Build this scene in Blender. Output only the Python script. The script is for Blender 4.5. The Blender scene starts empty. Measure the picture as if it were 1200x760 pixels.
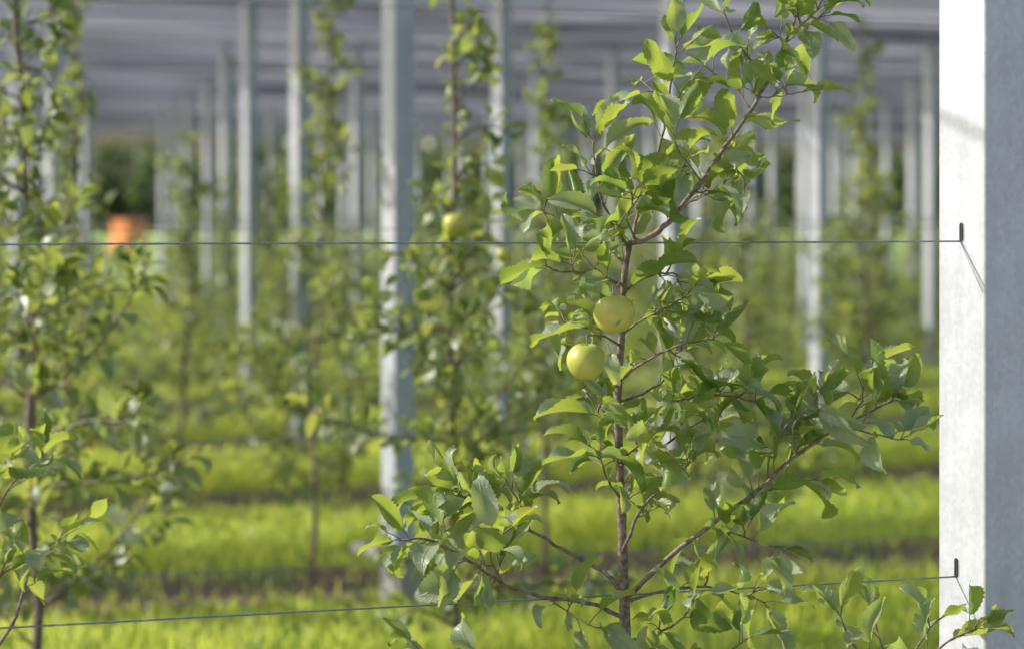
import bpy, math, random
import numpy as np
from mathutils import Vector, Matrix, noise
random.seed(7); rng=np.random.default_rng(7)
R=random.random
def U(a,b): return a+(b-a)*random.random()

# ------------------------------------------------------------------ layout
F=2833.0; CAMH=1.6; TH=math.radians(18.8); TT=math.tan(TH); CT=math.cos(TH); ST=math.sin(TH)
ROW0=4.135; PITCH=3.2; NROWS=17
def pixpt(u,v,d):            # point from image pixel x, y and assumed depth -> metres
    return Vector(((u-600)/F*d, d, CAMH-(v-245)/F*d))
def rowpt(k,u):           # ground point on tree row k at an image pixel column
    Y=(ROW0+PITCH*k)/(1-(u-600)*TT/F)
    return Vector(((u-600)/F*Y,Y,0))
def rowalong(k,a):        # ground point on row k, a metres along the row
    return Vector((a*CT, ROW0+PITCH*k+a*ST,0))

scene=bpy.context.scene
cam=bpy.data.cameras.new("camera"); co=bpy.data.objects.new("camera",cam); scene.collection.objects.link(co)
co.location=(0,0,CAMH); co.rotation_euler=(math.radians(90),0,0)
cam.lens=85; cam.sensor_width=36; cam.shift_y=-0.1125; cam.clip_end=2000; cam.clip_start=.05
cam.dof.use_dof=True; cam.dof.focus_distance=4.22; cam.dof.aperture_fstop=2.9
scene.camera=co
scene.view_settings.view_transform='Standard'; scene.view_settings.look='None'; scene.view_settings.exposure=0

# ------------------------------------------------------------------ light
el=math.radians(33); az=Vector((-.981,.1945)).normalized()
sunv=Vector((az.x*math.cos(el),az.y*math.cos(el),math.sin(el)))
w=bpy.data.worlds.new("World"); scene.world=w; w.use_nodes=True
nt=w.node_tree; nt.nodes.clear()
sk=nt.nodes.new('ShaderNodeTexSky'); sk.sky_type='NISHITA'; sk.sun_disc=False; sk.sun_elevation=el
sk.sun_rotation=math.atan2(az.x,az.y)%(2*math.pi); sk.dust_density=4; sk.air_density=1.2
bg=nt.nodes.new('ShaderNodeBackground'); bg.inputs[1].default_value=.15
ow=nt.nodes.new('ShaderNodeOutputWorld'); nt.links.new(sk.outputs[0],bg.inputs[0]); nt.links.new(bg.outputs[0],ow.inputs[0])
sl=bpy.data.lights.new("sun",'SUN'); sl.energy=5; sl.angle=math.radians(.5); sl.color=(1,.945,.85)
so=bpy.data.objects.new("sun",sl); so.rotation_euler=(-sunv).to_track_quat('-Z','Y').to_euler(); so.location=(-5,5,12)
scene.collection.objects.link(so)

# ------------------------------------------------------------------ materials
class NT:
    def __init__(s,name):
        s.m=bpy.data.materials.new(name); s.m.use_nodes=True; s.t=s.m.node_tree; s.t.nodes.clear()
        s.out=s.n('ShaderNodeOutputMaterial')
    def n(s,typ,**kw):
        x=s.t.nodes.new(typ)
        for k,v in kw.items(): setattr(x,k,v)
        return x
    def l(s,a,b): s.t.links.new(a,b)
    def val(s,inp,v):
        if hasattr(v,'is_output') : s.l(v,inp)
        else: inp.default_value=v
    def math(s,op,a,b=0.0,c=None,clamp=False):
        x=s.n('ShaderNodeMath',operation=op); x.use_clamp=clamp
        s.val(x.inputs[0],a); s.val(x.inputs[1],b)
        if c is not None: s.val(x.inputs[2],c)
        return x.outputs[0]
    def mix(s,f,a,b):
        x=s.n('ShaderNodeMix',data_type='RGBA'); s.val(x.inputs[0],f); s.val(x.inputs[6],a); s.val(x.inputs[7],b); return x.outputs[2]
    def noise(s,sc,det=3,vec=None,rough=.5):
        x=s.n('ShaderNodeTexNoise'); x.inputs['Scale'].default_value=sc; x.inputs['Detail'].default_value=det; x.inputs['Roughness'].default_value=rough
        if vec is None:
            if not hasattr(s,'tc'): s.tc=s.n('ShaderNodeTexCoord')
            vec=s.tc.outputs['Object']
        s.l(vec,x.inputs['Vector']); return x.outputs['Fac']
    def ss(s,v,a,b):
        x=s.n('ShaderNodeMapRange'); x.interpolation_type='SMOOTHSTEP'; s.val(x.inputs[0],v); x.inputs[1].default_value=a; x.inputs[2].default_value=b; return x.outputs[0]
    def pr(s,col,rough=.5,**kw):
        p=s.n('ShaderNodeBsdfPrincipled'); s.val(p.inputs['Base Color'],col); s.val(p.inputs['Roughness'],rough)
        for k,v in kw.items(): s.val(p.inputs[k.replace('_',' ')],v)
        return p
    def bump(s,h,st,dist,p):
        b=s.n('ShaderNodeBump'); b.inputs['Strength'].default_value=st; b.inputs['Distance'].default_value=dist
        s.l(h,b.inputs['Height']); s.l(b.outputs[0],p.inputs['Normal']); return b
    def fin(s,o): s.l(o,s.out.inputs[0]); return s.m

def leaf_mat(name,dark,light,under,trans,tf=.38,veins=True,rough=.4):
    m=NT(name); a=m.n('ShaderNodeAttribute',attribute_name='leafdata'); sp=m.n('ShaderNodeSeparateXYZ'); m.l(a.outputs['Vector'],sp.inputs[0])
    u,v,r=sp.outputs
    c=m.mix(m.math('POWER',r,1.2),dark,light)
    geo=m.n('ShaderNodeNewGeometry')
    if veins:
        n=m.noise(60,3); c=m.mix(m.math('MULTIPLY',m.ss(n,.45,.75),.3),c,light)
        au=m.math('ABSOLUTE',u)
        mid=m.ss(au,.10,.03)
        lat=m.math('FRACT',m.math('MULTIPLY',m.math('SUBTRACT',v,m.math('MULTIPLY',au,.16)),8.0))
        lat=m.math('ABSOLUTE',m.math('SUBTRACT',lat,.5)); lat=m.ss(lat,.40,.5)
        ve=m.math('MAXIMUM',mid,m.math('MULTIPLY',lat,.45))
        c=m.mix(m.math('MULTIPLY',ve,.5),c,(.26,.34,.12,1))
        # a few dry brown margins
        br=m.math('MULTIPLY',m.ss(m.math('ADD',au,m.math('MULTIPLY',n,.5)),1.12,1.26),m.ss(r,.6,.75)); c=m.mix(br,c,(.22,.13,.06,1))
    c=m.mix(geo.outputs['Backfacing'],c,under)
    p=m.pr(c,rough); p.inputs['Specular IOR Level'].default_value=.55
    if veins:
        h=m.math('ADD',m.math('MULTIPLY',ve,-1.0),m.math('MULTIPLY',n,.5)); m.bump(h,.7,.002,p)
    t=m.n('ShaderNodeBsdfTranslucent'); m.l(m.mix(r,trans,(trans[0]*1.35,trans[1]*1.15,trans[2],1)),t.inputs[0])
    mx=m.n('ShaderNodeMixShader'); mx.inputs[0].default_value=tf; m.l(p.outputs[0],mx.inputs[1]); m.l(t.outputs[0],mx.inputs[2])
    return m.fin(mx.outputs[0])
M_leaf=leaf_mat("apple_leaf",(.042,.105,.030,1),(.19,.28,.07,1),(.31,.37,.27,1),(.50,.68,.10,1),tf=.38,rough=.42)
M_leafb=leaf_mat("apple_leaf_soft",(.050,.100,.040,1),(.18,.25,.08,1),(.26,.32,.20,1),(.50,.64,.13,1),veins=False,tf=.38)
M_grass=leaf_mat("grass_blade",(.10,.18,.02,1),(.26,.37,.06,1),(.18,.29,.06,1),(.80,.96,.18,1),tf=.5,veins=False)
M_far=leaf_mat("far_foliage",(.06,.10,.05,1),(.12,.18,.08,1),(.09,.13,.06,1),(.2,.3,.1,1),tf=.3,veins=False)

m=NT("apple_bark"); n=m.noise(120,4); n2=m.noise(30,3)
p=m.pr(m.mix(m.ss(n,.35,.65),m.mix(n2,(.12,.07,.05,1),(.18,.13,.10,1)),(.28,.23,.21,1)),.7); m.bump(n,.5,.002,p); M_bark=m.fin(p.outputs[0])
m=NT("green_shoot"); n=m.noise(80,3); p=m.pr(m.mix(n,(.14,.14,.06,1),(.26,.20,.11,1)),.55); M_shoot=m.fin(p.outputs[0])
m=NT("apple_skin"); n=m.noise(22,3); v=m.n('ShaderNodeTexVoronoi'); v.inputs['Scale'].default_value=260; m.l(m.tc.outputs['Object'],v.inputs['Vector'])
sx=m.n('ShaderNodeSeparateXYZ'); m.l(m.tc.outputs['Object'],sx.inputs[0])
c=m.mix(m.ss(n,.35,.7),(.46,.52,.09,1),(.66,.58,.12,1))
c=m.mix(m.math('MULTIPLY',m.ss(sx.outputs[2],.012,.034),.6),c,(.32,.43,.08,1))
c=m.mix(m.math('MULTIPLY',m.ss(v.outputs['Distance'],.22,.12),.5),c,(.72,.70,.36,1))
p=m.pr(c,.38); m.bump(n,.15,.004,p); M_apple=m.fin(p.outputs[0])

def galv(name,tint,met=.12,dk=.66):
    m=NT(name); n=m.noise(7,5,rough=.6); n2=m.noise(70,3); v=m.n('ShaderNodeTexVoronoi'); v.inputs['Scale'].default_value=110
    m.l(m.tc.outputs['Object'],v.inputs['Vector']); sc=m.n('ShaderNodeSeparateColor'); m.l(v.outputs['Color'],sc.inputs[0])
    mp=m.n('ShaderNodeMapping'); mp.inputs['Scale'].default_value=(30,30,1.2); m.l(m.tc.outputs['Object'],mp.inputs[0])
    st=m.noise(1,4,mp.outputs[0])
    f=m.math('ADD',m.math('MULTIPLY',n,.5),m.math('ADD',m.math('MULTIPLY',n2,.2),m.math('ADD',m.math('MULTIPLY',sc.outputs[0],.10),m.math('MULTIPLY',st,.3))))
    c=m.mix(m.ss(f,.36,.76),tuple(x*dk for x in tint)+(1,),tuple(tint)+(1,))
    c=m.mix(m.math('MULTIPLY',m.ss(m.noise(16,5,rough=.75),.58,.68),.35),c,(.82,.85,.90,1))
    p=m.pr(c,.45,Metallic=met); m.bump(n2,.15,.002,p); return m.fin(p.outputs[0])
M_galv=galv("galvanised_steel",(.67,.71,.80),.06,.74)
M_wire=galv("wire_steel",(.30,.34,.38),.3)
m=NT("slot_shade"); p=m.pr((.012,.012,.014,1),.7); M_dark=m.fin(p.outputs[0])  # shade inside the slots put into the colour; dark plate, no hole cut
m=NT("orange_plastic"); n=m.noise(5,2); p=m.pr(m.mix(n,(.92,.26,.07,1),(.92,.34,.12,1)),.5); M_orange=m.fin(p.outputs[0])
m=NT("concrete"); n=m.noise(20,4); p=m.pr(m.mix(n,(.36,.35,.33,1),(.52,.51,.48,1)),.85); m.bump(n,.4,.01,p); M_conc=m.fin(p.outputs[0])
m=NT("bounce_gravel"); n=m.noise(3,4); n2=m.noise(45,4,rough=.7); p=m.pr(m.mix(m.ss(n2,.3,.7),m.mix(n,(.36,.34,.30,1),(.46,.44,.40,1)),(.58,.56,.52,1)),.9); m.bump(n2,.8,.02,p); M_bounce=m.fin(p.outputs[0])  # pale gravel colour for the added sheet that bounces fill light

# hail net: knitted mesh, strips over the rows, width and opacity chosen for their shade bands
m=NT("hail_net"); tc=m.n('ShaderNodeTexCoord'); m.tc=tc
mp=m.n('ShaderNodeMapping'); mp.inputs['Rotation'].default_value=(0,0,-TH); m.l(tc.outputs['Object'],mp.inputs[0])
mp2=m.n('ShaderNodeMapping'); mp2.inputs['Scale'].default_value=(.15,2.6,.3); m.l(mp.outputs[0],mp2.inputs[0])
n=m.noise(1.0,3,mp2.outputs[0],.6)
c=m.mix(m.ss(n,.42,.58),(.10,.10,.135,1),(.50,.50,.60,1))
d=m.n('ShaderNodeBsdfDiffuse'); m.l(c,d.inputs[0]); t=m.n('ShaderNodeBsdfTranslucent'); m.l(c,t.inputs[0])
mx=m.n('ShaderNodeMixShader'); mx.inputs[0].default_value=.5; m.l(d.outputs[0],mx.inputs[1]); m.l(t.outputs[0],mx.inputs[2])
tr=m.n('ShaderNodeBsdfTransparent'); mx2=m.n('ShaderNodeMixShader'); mx2.inputs[0].default_value=.80; m.l(tr.outputs[0],mx2.inputs[1]); m.l(mx.outputs[0],mx2.inputs[2])
M_net=m.fin(mx2.outputs[0])

# ground
m=NT("orchard_ground"); tc=m.n('ShaderNodeTexCoord'); m.tc=tc; sp=m.n('ShaderNodeSeparateXYZ'); m.l(tc.outputs['Object'],sp.inputs[0])
s=m.math('SUBTRACT',m.math('MULTIPLY',sp.outputs[1],CT),m.math('MULTIPLY',sp.outputs[0],ST))
ph=m.math('SUBTRACT',m.math('FRACT',m.math('ADD',m.math('DIVIDE',m.math('SUBTRACT',s,ROW0*CT),PITCH*CT),.5)),.5)
dist=m.math('MULTIPLY',m.math('ABSOLUTE',ph),PITCH*CT)
n1=m.noise(2.2,3); n2=m.noise(14,4,rough=.65)
edge=m.math('ADD',dist,m.math('MULTIPLY',m.math('SUBTRACT',n1,.5),.6))
soil=m.ss(edge,.56,.36); soil=m.math('MULTIPLY',soil,m.ss(s,50,48))
gc=m.mix(m.ss(n2,.3,.7),(.07,.13,.025,1),(.18,.26,.06,1)); gc=m.mix(m.math('MULTIPLY',m.ss(n1,.5,.7),.4),gc,(.22,.25,.09,1))
gc=m.mix(m.ss(s,50,56),gc,(.28,.38,.12,1))
sc=m.mix(m.ss(n2,.3,.7),(.055,.036,.027,1),(.15,.10,.075,1))
sc=m.mix(m.math('MULTIPLY',m.ss(n1,.46,.58),.7),sc,(.05,.09,.03,1))
p=m.pr(m.mix(soil,gc,sc),.9); m.bump(n2,.7,.06,p); M_ground=m.fin(p.outputs[0])

# ------------------------------------------------------------------ mesh builder
def link(name,me,loc=(0,0,0),parent=None):
    o=bpy.data.objects.new(name,me); scene.collection.objects.link(o); o.location=loc
    if parent: o.parent=parent
    return o
class MB:
    def __init__(s,mats): s.v=[]; s.f=[]; s.mi=[]; s.ld=[]; s.mats=mats
    def add(s,vs,fs,mi,ld=None):
        b=len(s.v); s.v.extend(vs); s.f.extend([tuple(i+b for i in f) for f in fs]); s.mi.extend([mi]*len(fs))
        s.ld.extend(ld if ld is not None else [(0,0,0)]*len(vs))
    def tube(s,pts,radii,mi,sides=8,cap=True):
        vs=[];fs=[]; n=len(pts); prev=None
        for i,p in enumerate(pts):
            t=(pts[min(i+1,n-1)]-pts[max(i-1,0)]).normalized()
            a=prev if prev is not None else Vector((0.3,.9,.1))
            a=(a-t*a.dot(t)); 
            if a.length<1e-4: a=t.orthogonal()
            a.normalize(); prev=a; b=t.cross(a)
            for k in range(sides):
                an=2*math.pi*k/sides; vs.append(tuple(p+(a*math.cos(an)+b*math.sin(an))*radii[i]))
        for i in range(n-1):
            for k in range(sides):
                k2=(k+1)%sides; fs.append((i*sides+k,i*sides+k2,(i+1)*sides+k2,(i+1)*sides+k))
        if cap: fs.append(tuple(range(sides))[::-1]); fs.append(tuple((n-1)*sides+k for k in range(sides)))
        s.add(vs,fs,mi)
    def leaf(s,p,d,up,L,W,mi,ns=9,nc=2,fold=.35,bend=.8,twist=0,serr=.08,rnd=.5,wave=.03):
        d=d.normalized(); z=up-d*up.dot(d)
        if z.length<1e-3: z=d.orthogonal()
        z.normalize(); x=d.cross(z)
        vs=[];fs=[];ld=[]; y=0;zz=0; ph=U(0,6.3); cols=2*nc+1; sd=U(-.25,.25)
        for i in range(ns+1):
            t=i/ns; ang=-bend*t*t*1.0+bend*.15
            if i: y+=math.cos(ang)*L/ns; zz+=math.sin(ang)*L/ns
            wd=W*.5*(t**.6*(1-t)**.8/.385 if 0<t<1 else .02)
            if serr and 0<i<ns: wd*=1+(serr if i%2 else -serr)
            tw=twist*t; ct,st=math.cos(tw),math.sin(tw)
            for c in range(-nc,nc+1):
                q=c/nc; lx=q*wd*math.cos(fold)+sd*L*t*t*.5; lz=abs(q)**1.3*wd*math.sin(fold)+wave*L*math.sin(ph+t*9+q*1.7)*abs(q)
                lx,lz=lx*ct-lz*st,lx*st+lz*ct
                vs.append(tuple(p+x*lx+d*(y-lz*math.sin(ang))+z*(zz+lz*math.cos(ang)))); ld.append((q,t,rnd))
        for i in range(ns):
            for c in range(cols-1):
                a=i*cols+c; fs.append((a,a+1,a+cols+1,a+cols)[::-1])
        s.add(vs,fs,mi,ld)
    def mesh(s,name,smooth=True):
        me=bpy.data.meshes.new(name); me.from_pydata(s.v,[],s.f)
        for mt in s.mats: me.materials.append(mt)
        me.polygons.foreach_set('material_index',s.mi)
        if smooth: me.polygons.foreach_set('use_smooth',[True]*len(s.f))
        at=me.attributes.new('leafdata','FLOAT_VECTOR','POINT'); at.data.foreach_set('vector',[c for l in s.ld for c in l])
        me.update(); return me
def smooth(pts,k=4):
    out=[]; n=len(pts)
    for i in range(n-1):
        p0=pts[max(i-1,0)];p1=pts[i];p2=pts[i+1];p3=pts[min(i+2,n-1)]
        for j in range(k):
            t=j/k; out.append(.5*((2*p1)+(p2-p0)*t+(2*p0-5*p1+4*p2-p3)*t*t+(3*p1-p0-3*p2+p3)*t**3))
    out.append(pts[-1]); return out
def rv(s=1): return Vector((U(-s,s),U(-s,s),U(-s,s)))
UP=Vector((0,0,1))

def put_leaf(mb,p,dr,L,hi=True,mi=1,smi=2):
    dr=dr.normalized(); pl=U(.012,.03)*(1 if hi else .8)
    q=p+dr*pl+UP*pl*.25
    mb.tube([p,p+dr*pl*.5+UP*pl*.2,q],[.0011,.0009,.0008] if hi else [.0015]*3,smi,4 if hi else 3,False)
    up=UP+rv(.6)
    if R()<.24: up=rv(1)+UP*.1
    if hi: mb.leaf(q,dr+UP*U(-.35,.3),up,L,L*U(.46,.62),mi,ns=21,nc=2,fold=U(.2,.95),bend=U(.1,1.9) if R()<.8 else U(-.8,0),twist=U(-1,1),serr=.07,rnd=R(),wave=U(.03,.085))
    else: mb.leaf(q,dr+UP*U(-.35,.3),up,L,L*U(.5,.66),mi,ns=4,nc=1,fold=U(.1,.7),bend=U(.1,1.5),twist=U(-.5,.5),serr=0,rnd=R(),wave=0)
def leafy(mb,pts,sp,L0,L1,hi=True,start=0.,ros=.25,endn=4):
    nxt=sp*U(.3,1);k=random.randrange(9); tot=sum((pts[i+1]-pts[i]).length for i in range(len(pts)-1)); run=0
    for i in range(len(pts)-1):
        a,b=pts[i],pts[i+1]; sl=(b-a).length; t=(b-a).normalized()
        while run+sl>nxt:
            f=(nxt-run)/sl; p=a.lerp(b,f)
            if nxt/tot>=start:
                o1=t.orthogonal().normalized(); o2=t.cross(o1); an=k*2.4+U(-.4,.4); o=o1*math.cos(an)+o2*math.sin(an)
                if R()<ros:
                    e=p+o*.012+t*.006
                    mb.tube([p,e],[.0022,.0018],0,5 if hi else 3,False)
                    for j in range(random.choice((3,4,4,5))):
                        put_leaf(mb,e,o*.6+t*.3+rv(.9)+UP*.1,U(L0,L1)*U(.5,1),hi)
                else: put_leaf(mb,p,t*.5+o+UP*.12+rv(.2),U(L0,L1),hi)
                k+=1
            nxt+=sp*U(.6,1.4)
        run+=sl
    t=(pts[-1]-pts[-2]).normalized()
    for j in range(endn): put_leaf(mb,pts[-1],t*.8+rv(.8)+UP*.15,U(L0,L1)*U(.5,1),hi)

def knobby(mb,pts,r0,r1,mi,sides=9):
    n=len(pts); mb.tube(pts,[(r0+(r1-r0)*i/(n-1))*(1+U(-.10,.16)) for i in range(n)],mi,sides)

def apple_mesh(r):
    mb=MB([M_apple,M_bark]); prof=[]
    N=22
    for i in range(N+1):
        a=math.pi*i/N
        rr=math.sin(a)**.92*(1+.06*math.cos(a)); z=math.cos(a)*.93
        z-= .30*math.exp(-(rr/.24)**2) if z>0 else -.16*math.exp(-(rr/.2)**2)
        prof.append((max(rr,.001)*r,z*r))
    S=28; vs=[];fs=[]
    for (rr,z) in prof:
        for k in range(S):
            an=2*math.pi*k/S; q=1+.018*math.cos(5*an)*(1-z/r)*.5+.012*math.cos(2*an+1); vs.append((rr*math.cos(an)*q,rr*math.sin(an)*q,z))
    for i in range(N):
        for k in range(S):
            k2=(k+1)%S; fs.append((i*S+k,(i+1)*S+k,(i+1)*S+k2,i*S+k2))
    mb.add(vs,fs,0)
    mb.tube([Vector((0,0,r*.6)),Vector((.001,0,r*.95)),Vector((.004,.001,r*1.35))],[.0012,.0011,.0016],1,6)
    return mb.mesh("apple")
APPLE=apple_mesh(.0352)

# ------------------------------------------------------------------ foreground apple tree
MATS=[M_bark,M_leaf,M_shoot]
D0=4.2
def PL(lst): 
    out=[]
    for q in lst: out.append(pixpt(q[0],q[1],D0+(q[2] if len(q)>2 else 0)))
    return smooth(out,4)
mb=MB(MATS)
trunk=PL([(742,1312),(739,1120),(741,950),(738,830),(733,740),(730,650,.01),(727,560,.01),(724,470),(728,400),(731,330),(738,285)])
knobby(mb,trunk,.0115,.005,0,12)
leafy(mb,[p for p in trunk if p.z>1.6-(620-245)/F*D0],.045,.055,.08,ros=.3,endn=2)
BR=[ # points, r0, r1, spacing, start
 ([(738,285),(765,275,-.01),(790,255,-.02),(822,212,-.02),(850,172,0),(880,128,.01),(900,95,.02),(915,62,.03),(932,22,.03)],.0055,.002,.034,.25,3),
 ([(738,288),(754,235,.01),(768,190,.02),(780,140,.03),(786,95,.03),(792,58,.03)],.0030,.0014,.040,.25,3),
 ([(902,92,.02),(872,62),(852,25,-.03),(846,-10,-.04)],.002,.0012,.022,.1,3),
 ([(915,62,.03),(935,35,.0),(958,12,-.02)],.0015,.001,.026,.1,3),
 ([(890,115,.02),(915,112,-.02),(940,108,-.04)],.0015,.001,.03,.3,2),
 ([(880,128,.02),(860,100,.05),(835,85,.07)],.0015,.001,.026,.2,3),
 ([(845,178),(870,205,-.03),(872,230,-.06)],.0014,.001,.03,.3,2),
 ([(790,255,-.02),(815,232,.05),(850,222,.09)],.0014,.001,.028,.3,2),
 ([(782,130,.03),(800,105,-.02),(815,92,-.05)],.0014,.001,.028,.2,2),
 ([(783,120,.03),(768,108,.06),(755,98,.08)],.0014,.001,.03,.2,2),
 ([(822,212,-.02),(800,185,-.07),(790,160,-.1)],.0016,.001,.028,.2,2),
 ([(736,290),(712,250,-.03),(698,205,-.05),(695,168,-.05)],.0028,.0013,.024,.15,3),
 ([(734,310),(705,280,.04),(668,262,.07),(640,250,.08)],.0026,.0012,.024,.2,3),
 ([(732,335),(695,322,-.04),(660,318,-.07),(640,312,-.08)],.0026,.0012,.026,.2,3),
 ([(745,280),(735,255,-.06),(748,232,-.09)],.002,.0012,.022,.2,3),
 ([(729,385),(695,385,.05),(662,378,.08)],.0024,.0013,.026,.2,3),
 ([(731,340),(765,322,.03),(795,322,.05),(815,330,.05)],.0024,.0012,.026,.25,3),
 ([(729,390),(765,368,-.04),(800,350,-.07)],.0022,.0012,.028,.35,3),
 ([(727,445),(762,420,-.05),(805,402,-.08),(835,398,-.08)],.0026,.0012,.026,.35,3),
 ([(725,470),(765,455,.03),(795,425,.05),(800,385,.06)],.0026,.0012,.03,.3,3),
 ([(726,500),(770,478,-.03),(830,462,-.05),(885,470,-.05)],.003,.0013,.024,.25,3),
 ([(725,515),(705,488,.05),(685,455,.07)],.0022,.0012,.028,.3,2),
 ([(727,545),(765,530,.05),(810,498,.08),(840,488,.08)],.0026,.0013,.024,.2,3),
 ([(727,540),(755,515,-.08),(775,500,-.12)],.0022,.0012,.022,.2,3),
 ([(728,585),(712,560,-.05),(702,530,-.08)],.002,.0012,.026,.3,3),
 ([(730,645),(750,600,-.04),(778,568,-.07),(805,545,-.09)],.0032,.0014,.024,.3,3),
 ([(735,698),(772,662,-.02),(830,615,-.05),(885,575,-.07),(935,532,-.08),(985,500,-.08),(1045,470,-.08)],.0048,.0016,.032,.3,3),
 ([(862,592,-.06),(905,572,0),(950,562,.04)],.002,.0012,.026,.2,3),
 ([(900,560,-.07),(905,520,-.1),(925,495,-.11)],.002,.0012,.026,.2,3),
 ([(935,532,-.08),(930,500,-.12),(955,470,-.14)],.002,.0012,.026,.2,3),
 ([(990,498,-.08),(1010,470,-.04),(1012,440,-.02)],.0018,.0011,.024,.2,3),
 ([(985,500,-.08),(1020,508,-.12),(1055,515,-.14)],.0018,.0011,.026,.2,3),
 ([(830,615,-.05),(870,628,-.1),(905,640,-.13)],.002,.0012,.028,.2,3),
 ([(733,705),(785,690,.05),(840,688,.09),(895,705,.11)],.003,.0013,.028,.25,3),
 ([(733,700),(712,672,.02),(680,655,.05),(640,632,.07),(598,612,.09),(560,600,.1),(512,606,.1)],.0042,.0016,.028,.48,3),
 ([(620,622,.08),(612,595,.06),(600,575,.05)],.002,.0012,.022,.1,3),
 ([(560,600,.1),(540,580,.06),(520,585,.02)],.002,.0012,.022,.1,3),
 ([(598,612,.09),(575,590,.04),(560,585,.0)],.002,.0012,.022,.1,3),
 ([(733,725),(690,705,-.03),(635,698,-.06),(590,684,-.08),(548,655,-.1),(500,632,-.12),(470,632,-.12)],.0042,.0016,.030,.55,3),
 ([(640,698,-.06),(672,722,-.1),(700,735,-.12)],.002,.0012,.03,.2,3),
 ([(548,655,-.1),(520,640,-.06),(490,650,-.04)],.002,.0012,.024,.1,3),
 ([(590,684,-.08),(575,650,-.12),(590,625,-.14)],.002,.0012,.026,.1,3),
 ([(734,750),(770,742,-.05),(800,722,-.08),(812,705,-.09)],.003,.0013,.024,.2,3),
 ([(736,800),(700,790,.05),(620,790,.08),(540,775,.1),(490,760,.1)],.004,.0015,.06,.6,2),
 ([(737,810),(790,800,-.04),(830,780,-.08),(870,752,-.1)],.003,.0013,.035,.4,2),
]
for pts,r0,r1,sp,st,en in BR:
    P=PL(pts); P=[p+rv(.0022) if 0<i<len(P)-1 else p for i,p in enumerate(P)]
    knobby(mb,P,r0,r1,0 if r0>.0024 else 2,8)
    leafy(mb,P,sp*.97,.060,.104,start=st,endn=en,ros=.26)
tree=link("apple_tree",mb.mesh("apple_tree"))
for (u,v,dd,sc,rz) in ((720,368,-.10,1.0,.3),(687,423,-.085,.96,1.9)):
    a=link("apple",APPLE,pixpt(u,v,D0+dd),tree); a.scale=(sc,)*3; a.rotation_euler=(U(-.15,.15),U(-.2,.2),rz)
mb=MB(MATS)
for (u,v,dd,tu,tv) in ((720,368,-.10,730,335),(687,423,-.085,727,405)):
    a=pixpt(u,v,D0+dd)+Vector((.003,0,.044)); b=pixpt(tu,tv,D0-.005); mb.tube([a,a.lerp(b,.5)+UP*.008,b],[.0015,.0019,.0028],2,6)
    for j in range(2): put_leaf(mb,a.lerp(b,.4),Vector((U(-1,1),U(-.5,.2),.3)),U(.05,.07))
put_leaf(mb,pixpt(742,352,4.12),Vector((-.3,-.6,-.5)),.062); put_leaf(mb,pixpt(712,402,4.08),Vector((.2,-.4,-.9)),.06)
link("fruit_spurs",mb.mesh("fruit_spurs"),parent=tree)

def small_tree(trunkpts,brs,d,ros=.3,sp=.030):
    global D0
    D0=d; mb=MB(MATS); knobby(mb,PL(trunkpts),.012,.004,0,10)
    for pts,r0,st in brs:
        P=PL(pts); knobby(mb,P,r0,.0013,0 if r0>.0024 else 2,8); leafy(mb,P,sp,.055,.092,start=st,endn=4,ros=ros)
    o=link("apple_tree",mb.mesh("apple_tree")); D0=4.2; return o
small_tree([(-60,1370),(-58,1000),(-50,700),(-55,400),(-50,200)],
 [([(-54,800),(-15,770),(15,730),(28,690),(42,650),(70,632,-.05)],.004,.5),
  ([(-54,690),(-30,640),(-5,600,-.05),(15,565,-.08),(50,538,-.1)],.004,.45),
  ([(-54,740),(-20,700),(5,670,.05),(30,662,.08)],.003,.45),
  ([(-54,640),(-30,590),(-10,560,-.1),(5,545,-.12)],.003,.4)],3.9,sp=.034)
small_tree([(1040,1260),(1046,1000),(1052,860),(1058,790)],
 [([(1056,810),(1030,780),(1000,755,-.03),(985,722,-.05)],.003,.35),
  ([(1056,810),(1040,775),(1030,745,.03),(1022,715,.04)],.003,.4),
  ([(1058,790),(1090,768),(1115,748,-.04),(1140,738,-.05)],.003,.3),
  ([(1058,790),(1072,762),(1090,735,.02)],.003,.3)],4.33,ros=.1,sp=.04)

# ------------------------------------------------------------------ background trees (shared meshes)
def bg_tree(seed,h,lean,bush=1.0):
    random.seed(seed); mb=MB([M_bark,M_leafb,M_shoot])
    pts=[]; x=y=0
    for i in range(15):
        z=h*i/14; pts.append(Vector((x,y,z))); x+=U(-.02,.02)+lean*.01; y+=U(-.02,.02)
    P=smooth(pts,2); knobby(mb,P,.015,.004,0,7)
    z=.4
    while z<h-.1:
        k=min(len(P)-1,int(z/h*(len(P)-1))); b=P[k]
        low=max(0,min(1,(1.6-z)/.5))       # bushy skirt, slim leader
        L=(.14+.38*bush*low+.05*(1-z/h))*U(.4,1.25); an=U(0,6.28); up=U(.1,.9)
        d=Vector((math.cos(an),math.sin(an),up)).normalized()
        e=[b,b+d*L*.5+rv(.03),b+d*L+Vector((0,0,U(-.08,.08)))]
        e=smooth(e,2); knobby(mb,e,.0055,.002,0,4)
        leafy(mb,e,.029,.055,.095,hi=False,start=.1,ros=.45,endn=3)
        z+=U(.03,.08)*(1 if z<1.6 else 1.2)
    leafy(mb,P[int(len(P)*.3):],.05,.05,.085,hi=False,ros=.55)
    return mb.mesh("apple_tree_bg")
VAR=[bg_tree(100+i,hh,U(-1,1),bb) for i,(hh,bb) in enumerate(((3.0,1),(3.15,.8),(2.8,1.1),(3.0,.9),(2.6,1.15)))]
random.seed(11)
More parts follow.
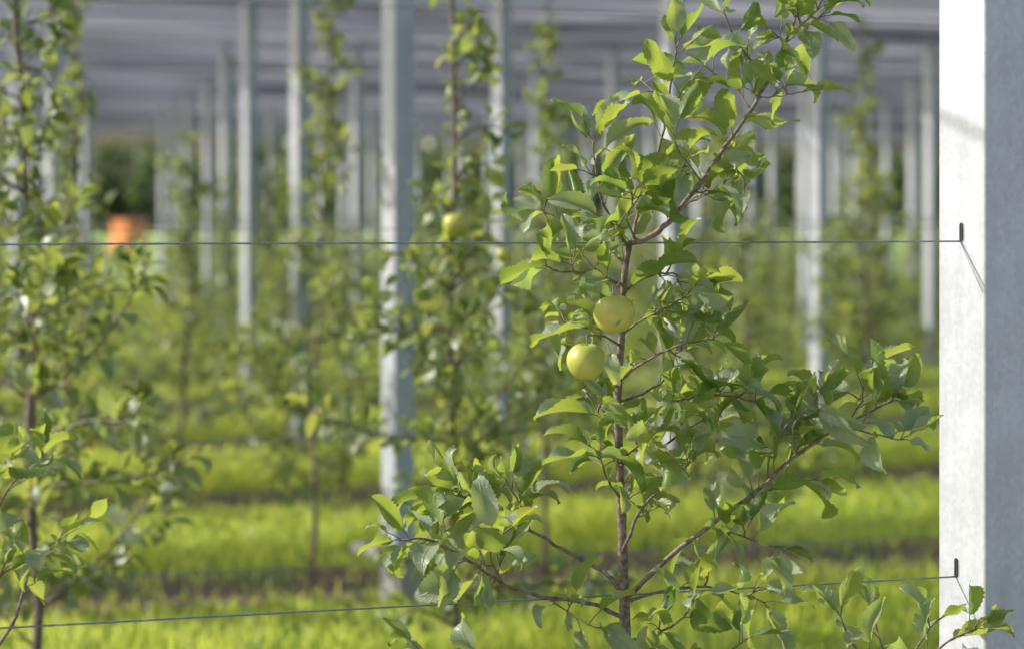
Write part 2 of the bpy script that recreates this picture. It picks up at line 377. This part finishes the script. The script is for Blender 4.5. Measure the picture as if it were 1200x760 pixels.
def plant(p,rz=None,sc=None,v=None,zs=1.0):
    o=link("apple_tree",VAR[v if v is not None else random.randrange(5)],p); o.rotation_euler=(0,0,U(0,6.28) if rz is None else rz)
    s=U(.85,1.1) if sc is None else sc; o.scale=(s,s,s*U(.95,1.05)*zs); return o
fixed={1:[35,545],2:[-150,75,365,640,885,1190]}
t540=None
for k in range(1,NROWS-2):
    if k in fixed:
        for u in fixed[k]:
            o=plant(rowpt(k,u),v=1 if (k==1 and u==545) else None)
            if k==1 and u==545: t540=o; o.scale=(.9,.9,1.0)
            if k==2: o.scale=(.85,.85,.97 if u<800 else .68)
        continue
    Y=ROW0+PITCH*k; half=Y*.235+2.5
    a=-half/CT*1.0+U(0,1)-.5
    while a<half/CT+Y*.05:
        q=rowalong(k,a)+Vector((U(-.05,.05),U(-.05,.05),0)); ub=600+F*q.x/q.y
        ok=R()<.96
        if k>=3 and 112<ub<195: ok=False
        if ok: plant(q,sc=U(.78,1.08),zs=1 if k<6 and R()<.3 else U(.5,.78))
        a+=U(.9,1.2)
for (u,v,d,s) in ((535,264,7.1,1.15),(591,299,7.15,.7)):
    a=link("apple",APPLE,pixpt(u,v,d),None); a.scale=(s,)*3
    a.parent=t540; bpy.context.view_layer.update(); a.matrix_parent_inverse=t540.matrix_world.inverted()

# ------------------------------------------------------------------ posts
def box_post(name,corner,ang,s,h):
    r=Vector((math.cos(ang),math.sin(ang),0)); n=Vector((-math.sin(ang),math.cos(ang),0)); b=.007
    prof=[]
    for cx,cy,a0 in ((b,b,math.pi),(s-b,b,1.5*math.pi),(s-b,s-b,0),(b,s-b,.5*math.pi)):
        for j in range(5):
            a=a0+j*math.pi/8; prof.append((cx+b*math.cos(a),cy+b*math.sin(a)))
    mb=MB([M_galv]); N=len(prof); vs=[];fs=[]
    for z in (-.3,h):
        for (px,py) in prof: q=r*px+n*py; vs.append((q.x,q.y,z))
    for k in range(N): fs.append((k,(k+1)%N,N+(k+1)%N,N+k))
    fs.append(tuple(range(N,2*N))); mb.add(vs,fs,0)
    return link(name,mb.mesh(name,False),(corner.x,corner.y,0))
FA=math.radians(30); C0=pixpt(1155,245,4.36); S0=.132
fp=box_post("galvanised_post",C0,FA,S0,3.6)
ln=Vector((-math.cos(FA),-math.sin(FA),0)); lt=Vector((-math.sin(FA),math.cos(FA),0))
def onleft(u):
    lo,hi=0,S0
    for _ in range(40):
        mid=(lo+hi)/2; q=C0+lt*mid; uu=600+F*q.x/q.y
        if uu>u: lo=mid
        else: hi=mid
    q=C0+lt*lo; return Vector((q.x,q.y,0)),lo
def slot(u,vt,vb,wd):
    q,sp_=onleft(u); zt=CAMH-(vt-245)/F*q.y; zb=CAMH-(vb-245)/F*q.y
    mb=MB([M_dark,M_galv]); 
    for (ex,off,mi) in ((.0022,.0006,1),(0,.0014,0)):
        rr=wd/2+ex; vs=[]; 
        for j in range(9): a=math.pi*j/8; vs.append((math.cos(a)*rr,zt-wd/2+math.sin(a)*rr))
        for j in range(9): a=math.pi+math.pi*j/8; vs.append((math.cos(a)*rr,zb+wd/2+math.sin(a)*rr))
        pts=[]
        for dd in (-.001,off):
            for (a_,z_) in vs: p_=q+lt*a_+ln*dd; pts.append((p_.x-C0.x,p_.y-C0.y,z_))
        n=len(vs); fs=[(i,(i+1)%n,n+(i+1)%n,n+i) for i in range(n)]+[tuple(range(n,2*n))]
        mb.add(pts,fs,mi)
    link("slot",mb.mesh("slot",False),parent=fp)
slot(1127,261,283,.011); slot(1121,653,676,.011)
POSTS=[(18,5),(60,5),(100,9),(190,12),(204,11),(219,10),(243,9),(263,7),(290,5),(316,12),(349,4),(402,11),(417,7),(441,12),(573,11),(587,4),
 (628,8),(650,11),(718,7),(762,9),(787,3),(818,8),(880,8),(905,11),(944,7),(960,3.9),(1002,10),(1016,8),(1040,10),(1070,8),(1091,6),(-30,9),(-60,6),(1250,4),(1300,7)]
PS=[rowpt(k,u) for u,k in POSTS]
PS.append(rowpt(1.82,463))
for k in range(10,NROWS):
    Y=ROW0+PITCH*k; a=-Y*.3+ (k*3.1)%6
    while a<Y*.35:
        q=rowalong(k,a); ub=600+F*q.x/q.y
        if not 120<ub<185: PS.append(q)
        a+=4.5
for p in PS: box_post("galvanised_post",p,math.radians(38),.100,3.55)
p=rowpt(1.82,463); mb=MB([M_conc,M_galv])
def bx(mb,c,sx,sy,sz,mi,ang=math.radians(34)):
    r=Vector((math.cos(ang),math.sin(ang),0)); n=Vector((-math.sin(ang),math.cos(ang),0)); vs=[]
    bv=min(sx,sy,sz)*.15
    for z,ins in ((-sz/2,bv),(-sz/2+bv,0),(sz/2-bv,0),(sz/2,bv)):
        for a,b in ((-1,-1),(1,-1),(1,1),(-1,1)):
            q=r*a*(sx/2-ins)+n*b*(sy/2-ins); vs.append((c[0]+q.x,c[1]+q.y,c[2]+z))
    fs=[(0,3,2,1),(12,13,14,15)]
    for l in range(3):
        for k in range(4): fs.append((l*4+k,l*4+(k+1)%4,(l+1)*4+(k+1)%4,(l+1)*4+k))
    mb.add(vs,fs,mi)
bx(mb,(p.x-.02,p.y+.06,.22),.26,.2,.045,0); bx(mb,(p.x+.04,p.y+.07,.07),.15,.16,.22,0)
link("concrete_footing",mb.mesh("concrete_footing",False))

# ------------------------------------------------------------------ wires
def wire(name,pts,r,parent=None,sides=8):
    mb=MB([M_wire]); mb.tube(pts,[r]*len(pts),0,sides); return link(name,mb.mesh(name),parent=parent)
for z,zl,u1 in ((1.541,1.543,1127),(.9275,.929,1121)):
    e,_=onleft(u1); e.z=z; 
    d=Vector((-CT,-ST,0)); st=e-ln*.01; pts=[]
    for i in range(31):
        t=i/30; q=st+d*(t*6); q.z=z+(zl-z)*t*6/1.7-.0006*math.sin(t*20); pts.append(q)
    wire("trellis_wire",pts,.0017)
e1,_=onleft(1127); q1=e1+ln*.003; q1.z=CAMH-(284-245)/F*e1.y; q2=C0+ln*.003+lt*.004; q2.z=CAMH-(343-245)/F*C0.y
cc=Vector((C0.x,C0.y,0))
wire("tie_wire",[q1-cc,(q1+q2)/2-cc+Vector((0,0,-.001)),q2-cc],.0006,fp,6)
for k in (1,2,3,4,5,6):
    for z in (.55,.93,1.54,2.2):
        wire("trellis_wire",[rowalong(k,a)+Vector((0,-.03,z)) for a in (-8,0,8)],.0018,sides=5)

# ------------------------------------------------------------------ hail net + cables (first panel hangs over the second row)
mb=MB([M_net]); nx=34
for k in range(1,NROWS):
    prof=[(-.20,3.24),(-.11,3.42),(-.03,3.60),(0,3.63),(.03,3.60),(.11,3.43),(.20,3.26)]
    vs=[];fs=[]
    for i in range(nx+1):
        a=-34+72*i/nx
        for (o,z) in prof:
            q=rowalong(k+o*(1+.08*math.sin(a*1.3+k)),a); vs.append((q.x,q.y,z+.05*math.sin(a*.97+k)*(1 if abs(o)>.1 else .2)+U(-.02,.02)))
    m_=len(prof)
    for i in range(nx):
        for j in range(m_-1): fs.append((i*m_+j,i*m_+j+1,(i+1)*m_+j+1,(i+1)*m_+j))
    mb.add(vs,fs,0)
link("hail_net",mb.mesh("hail_net"))
mb=MB([M_wire])
for k in range(0,NROWS):
    mb.tube([rowalong(k,-34)+UP*3.69,rowalong(k,38)+UP*3.69],[.006]*2,0,5)
    for o in (-.22,.22): mb.tube([rowalong(k+o,-34)+UP*3.2,rowalong(k+o,38)+UP*3.2],[.012]*2,0,5)
for i in range(10):
    a=-30+7*i; p0=rowalong(0,a);p1=rowalong(NROWS-1,a); mb.tube([p0+UP*3.55,p1+UP*3.55],[.007]*2,0,5)
link("net_support_cables",mb.mesh("net_support_cables"))

# ------------------------------------------------------------------ ground + added unseen bounce sheet + grass
me=bpy.data.meshes.new("ground"); S=900
me.from_pydata([(-S,-60,0),(S,-60,0),(S,S*1.5,0),(-S,S*1.5,0)],[],[(0,1,2,3)]); me.materials.append(M_ground); link("ground",me)
vs=[];fs=[]; nseg=60  # unseen gravel sheet, added to bounce sun onto camera-facing sides
for i in range(nseg+1):
    a=-30+60*i/nseg
    for o in (-9.5+.25*math.sin(a*.8),2.95+.12*math.sin(a*1.7)+.06*math.sin(a*4.1)):
        vs.append((a*CT-(o)*ST,a*ST+o*CT,.005))
for i in range(nseg): fs.append((2*i,2*i+2,2*i+3,2*i+1))
me=bpy.data.meshes.new("bounce_gravel_sheet"); me.from_pydata(vs,[],fs); me.materials.append(M_bounce); link("bounce_gravel_sheet",me)

def grass(n,y0,y1,hmin,hmax,wd,name):
    Y=np.sqrt(rng.uniform(y0*y0,y1*y1,n)); X=rng.uniform(-.26,.26,n)*Y+rng.uniform(-.6,.6,n)
    s=Y*CT-X*ST; ph=((s-ROW0*CT)/(PITCH*CT)+.5)%1-.5; dist=np.abs(ph)*PITCH*CT
    nz=.5*np.sin(X*2.1+np.sin(Y*1.7)*1.3)+.5*np.sin(Y*3.3+X*1.1)+.3*np.sin(X*9+Y*5)
    keep=(dist>.48+.22*nz)|(rng.random(n)<.10)
    X,Y,nz,dist=X[keep],Y[keep],nz[keep],dist[keep]; n=len(X)
    tuft=.5+.5*np.sin(X*7.3+np.sin(Y*11)*2)*np.sin(Y*8.1+np.sin(X*6)*2)
    h=rng.uniform(hmin,hmax,n)*(.4+.9*tuft)*(1+.4*nz)*np.clip(.55+dist*.5,.5,1.2); a=rng.uniform(0,2*np.pi,n); la=rng.uniform(0,2*np.pi,n); le=rng.uniform(.1,.9,n)*h
    w=wd*rng.uniform(.6,1.3,n)
    bx_,by_=np.cos(a)*w/2,np.sin(a)*w/2; lx,ly=np.cos(la)*le,np.sin(la)*le
    V=np.zeros((n,5,3))
    V[:,0]=np.stack([X-bx_,Y-by_,np.zeros(n)],1); V[:,1]=np.stack([X+bx_,Y+by_,np.zeros(n)],1)
    V[:,2]=np.stack([X-bx_*.8+lx*.35,Y-by_*.8+ly*.35,h*.6],1); V[:,3]=np.stack([X+bx_*.8+lx*.35,Y+by_*.8+ly*.35,h*.6],1)
    V[:,4]=np.stack([X+lx,Y+ly,h],1)
    base=np.arange(n)[:,None]*5; T=np.array([0,1,3,0,3,2,2,3,4]); I=(base+T[None,:]).reshape(-1)
    me=bpy.data.meshes.new(name); me.vertices.add(n*5); me.vertices.foreach_set('co',V.reshape(-1)); me.loops.add(len(I)); me.loops.foreach_set('vertex_index',I.astype(np.int32))
    nf=n*3; me.polygons.add(nf); me.polygons.foreach_set('loop_start',(np.arange(nf)*3).astype(np.int32)); 
    me.materials.append(M_grass)
    at=me.attributes.new('leafdata','FLOAT_VECTOR','POINT'); r=np.clip(.4+.4*nz*.6+.3*(tuft-.5)+rng.uniform(-.3,.3,n),0,1)
    D=np.zeros((n,5,3)); D[:,:,2]=r[:,None]; at.data.foreach_set('vector',D.reshape(-1))
    me.update(calc_edges=True); me.validate(); return link(name,me)
grass(110000,8,18,.04,.11,.009,"grass")
grass(70000,18,36,.04,.12,.016,"grass")
grass(25000,36,52,.05,.12,.035,"grass")

# ------------------------------------------------------------------ distance: tree line, harvest bins
def foliage_cloud(name,cl,nper,sz,mat):
    vs=[];n=0;ld=[]
    for (x,y,z,r,rz) in cl:
        for j in range(nper):
            d=rv().normalized()*(R()**.4); c=Vector((x,y,z))+Vector((d.x*r,d.y*r,d.z*rz))
            a=rv().normalized(); b=a.cross(rv()).normalized(); s=sz*U(.5,1.2); q=R()
            for v in (c-a*s*.5-b*s*.3,c+a*s*.5-b*s*.3,c+a*s*.5+b*s*.3,c-a*s*.5+b*s*.3): vs.append(tuple(v)); ld.append((0,0,q))
            n+=1
    mb=MB([mat]); mb.add(vs,[(4*i,4*i+1,4*i+2,4*i+3) for i in range(n)],0,ld); return link(name,mb.mesh(name,False))
cl=[]
x=-75
while x<75:
    y=190+U(-8,8); r=U(3,5.5); hz=U(3.0,4.8)
    cl.append((x,y,hz*.9,r,hz)); cl.append((x+U(-2,2),y,2,r,2.5)); x+=U(2.5,4.5)
foliage_cloud("distant_tree_line",cl,260,1.0,M_far)

def harvest_bin(w_,h_):
    mb=MB([M_orange]); 
    for sx_,sy_ in ((-1,-1),(1,-1),(1,1),(-1,1)): bx(mb,(sx_*(w_/2-.05),sy_*(w_/2-.05),h_/2),.1,.1,h_,0,0)
    for j in range(4):
        z=.12+j*(h_-.22)/3.1
        for q in (-1,1): bx(mb,(0,q*(w_/2-.03),z),w_-.202,.04,.14,0,0); bx(mb,(q*(w_/2-.03),0,z),.04,w_-.202,.14,0,0)
    bx(mb,(0,0,.1),w_-.1,w_-.1,.03,0,0)
    return mb.mesh("orange_harvest_bin",False)
HB=harvest_bin(.95,.6)
b0=pixpt(150,245,90); 
for dx,z in ((0,0),(0.04,.61)): 
    o=link("orange_harvest_bin",HB,(b0.x+dx,90,z)); o.rotation_euler=(0,0,-.85+dx*2)
print("objs",len(bpy.data.objects))
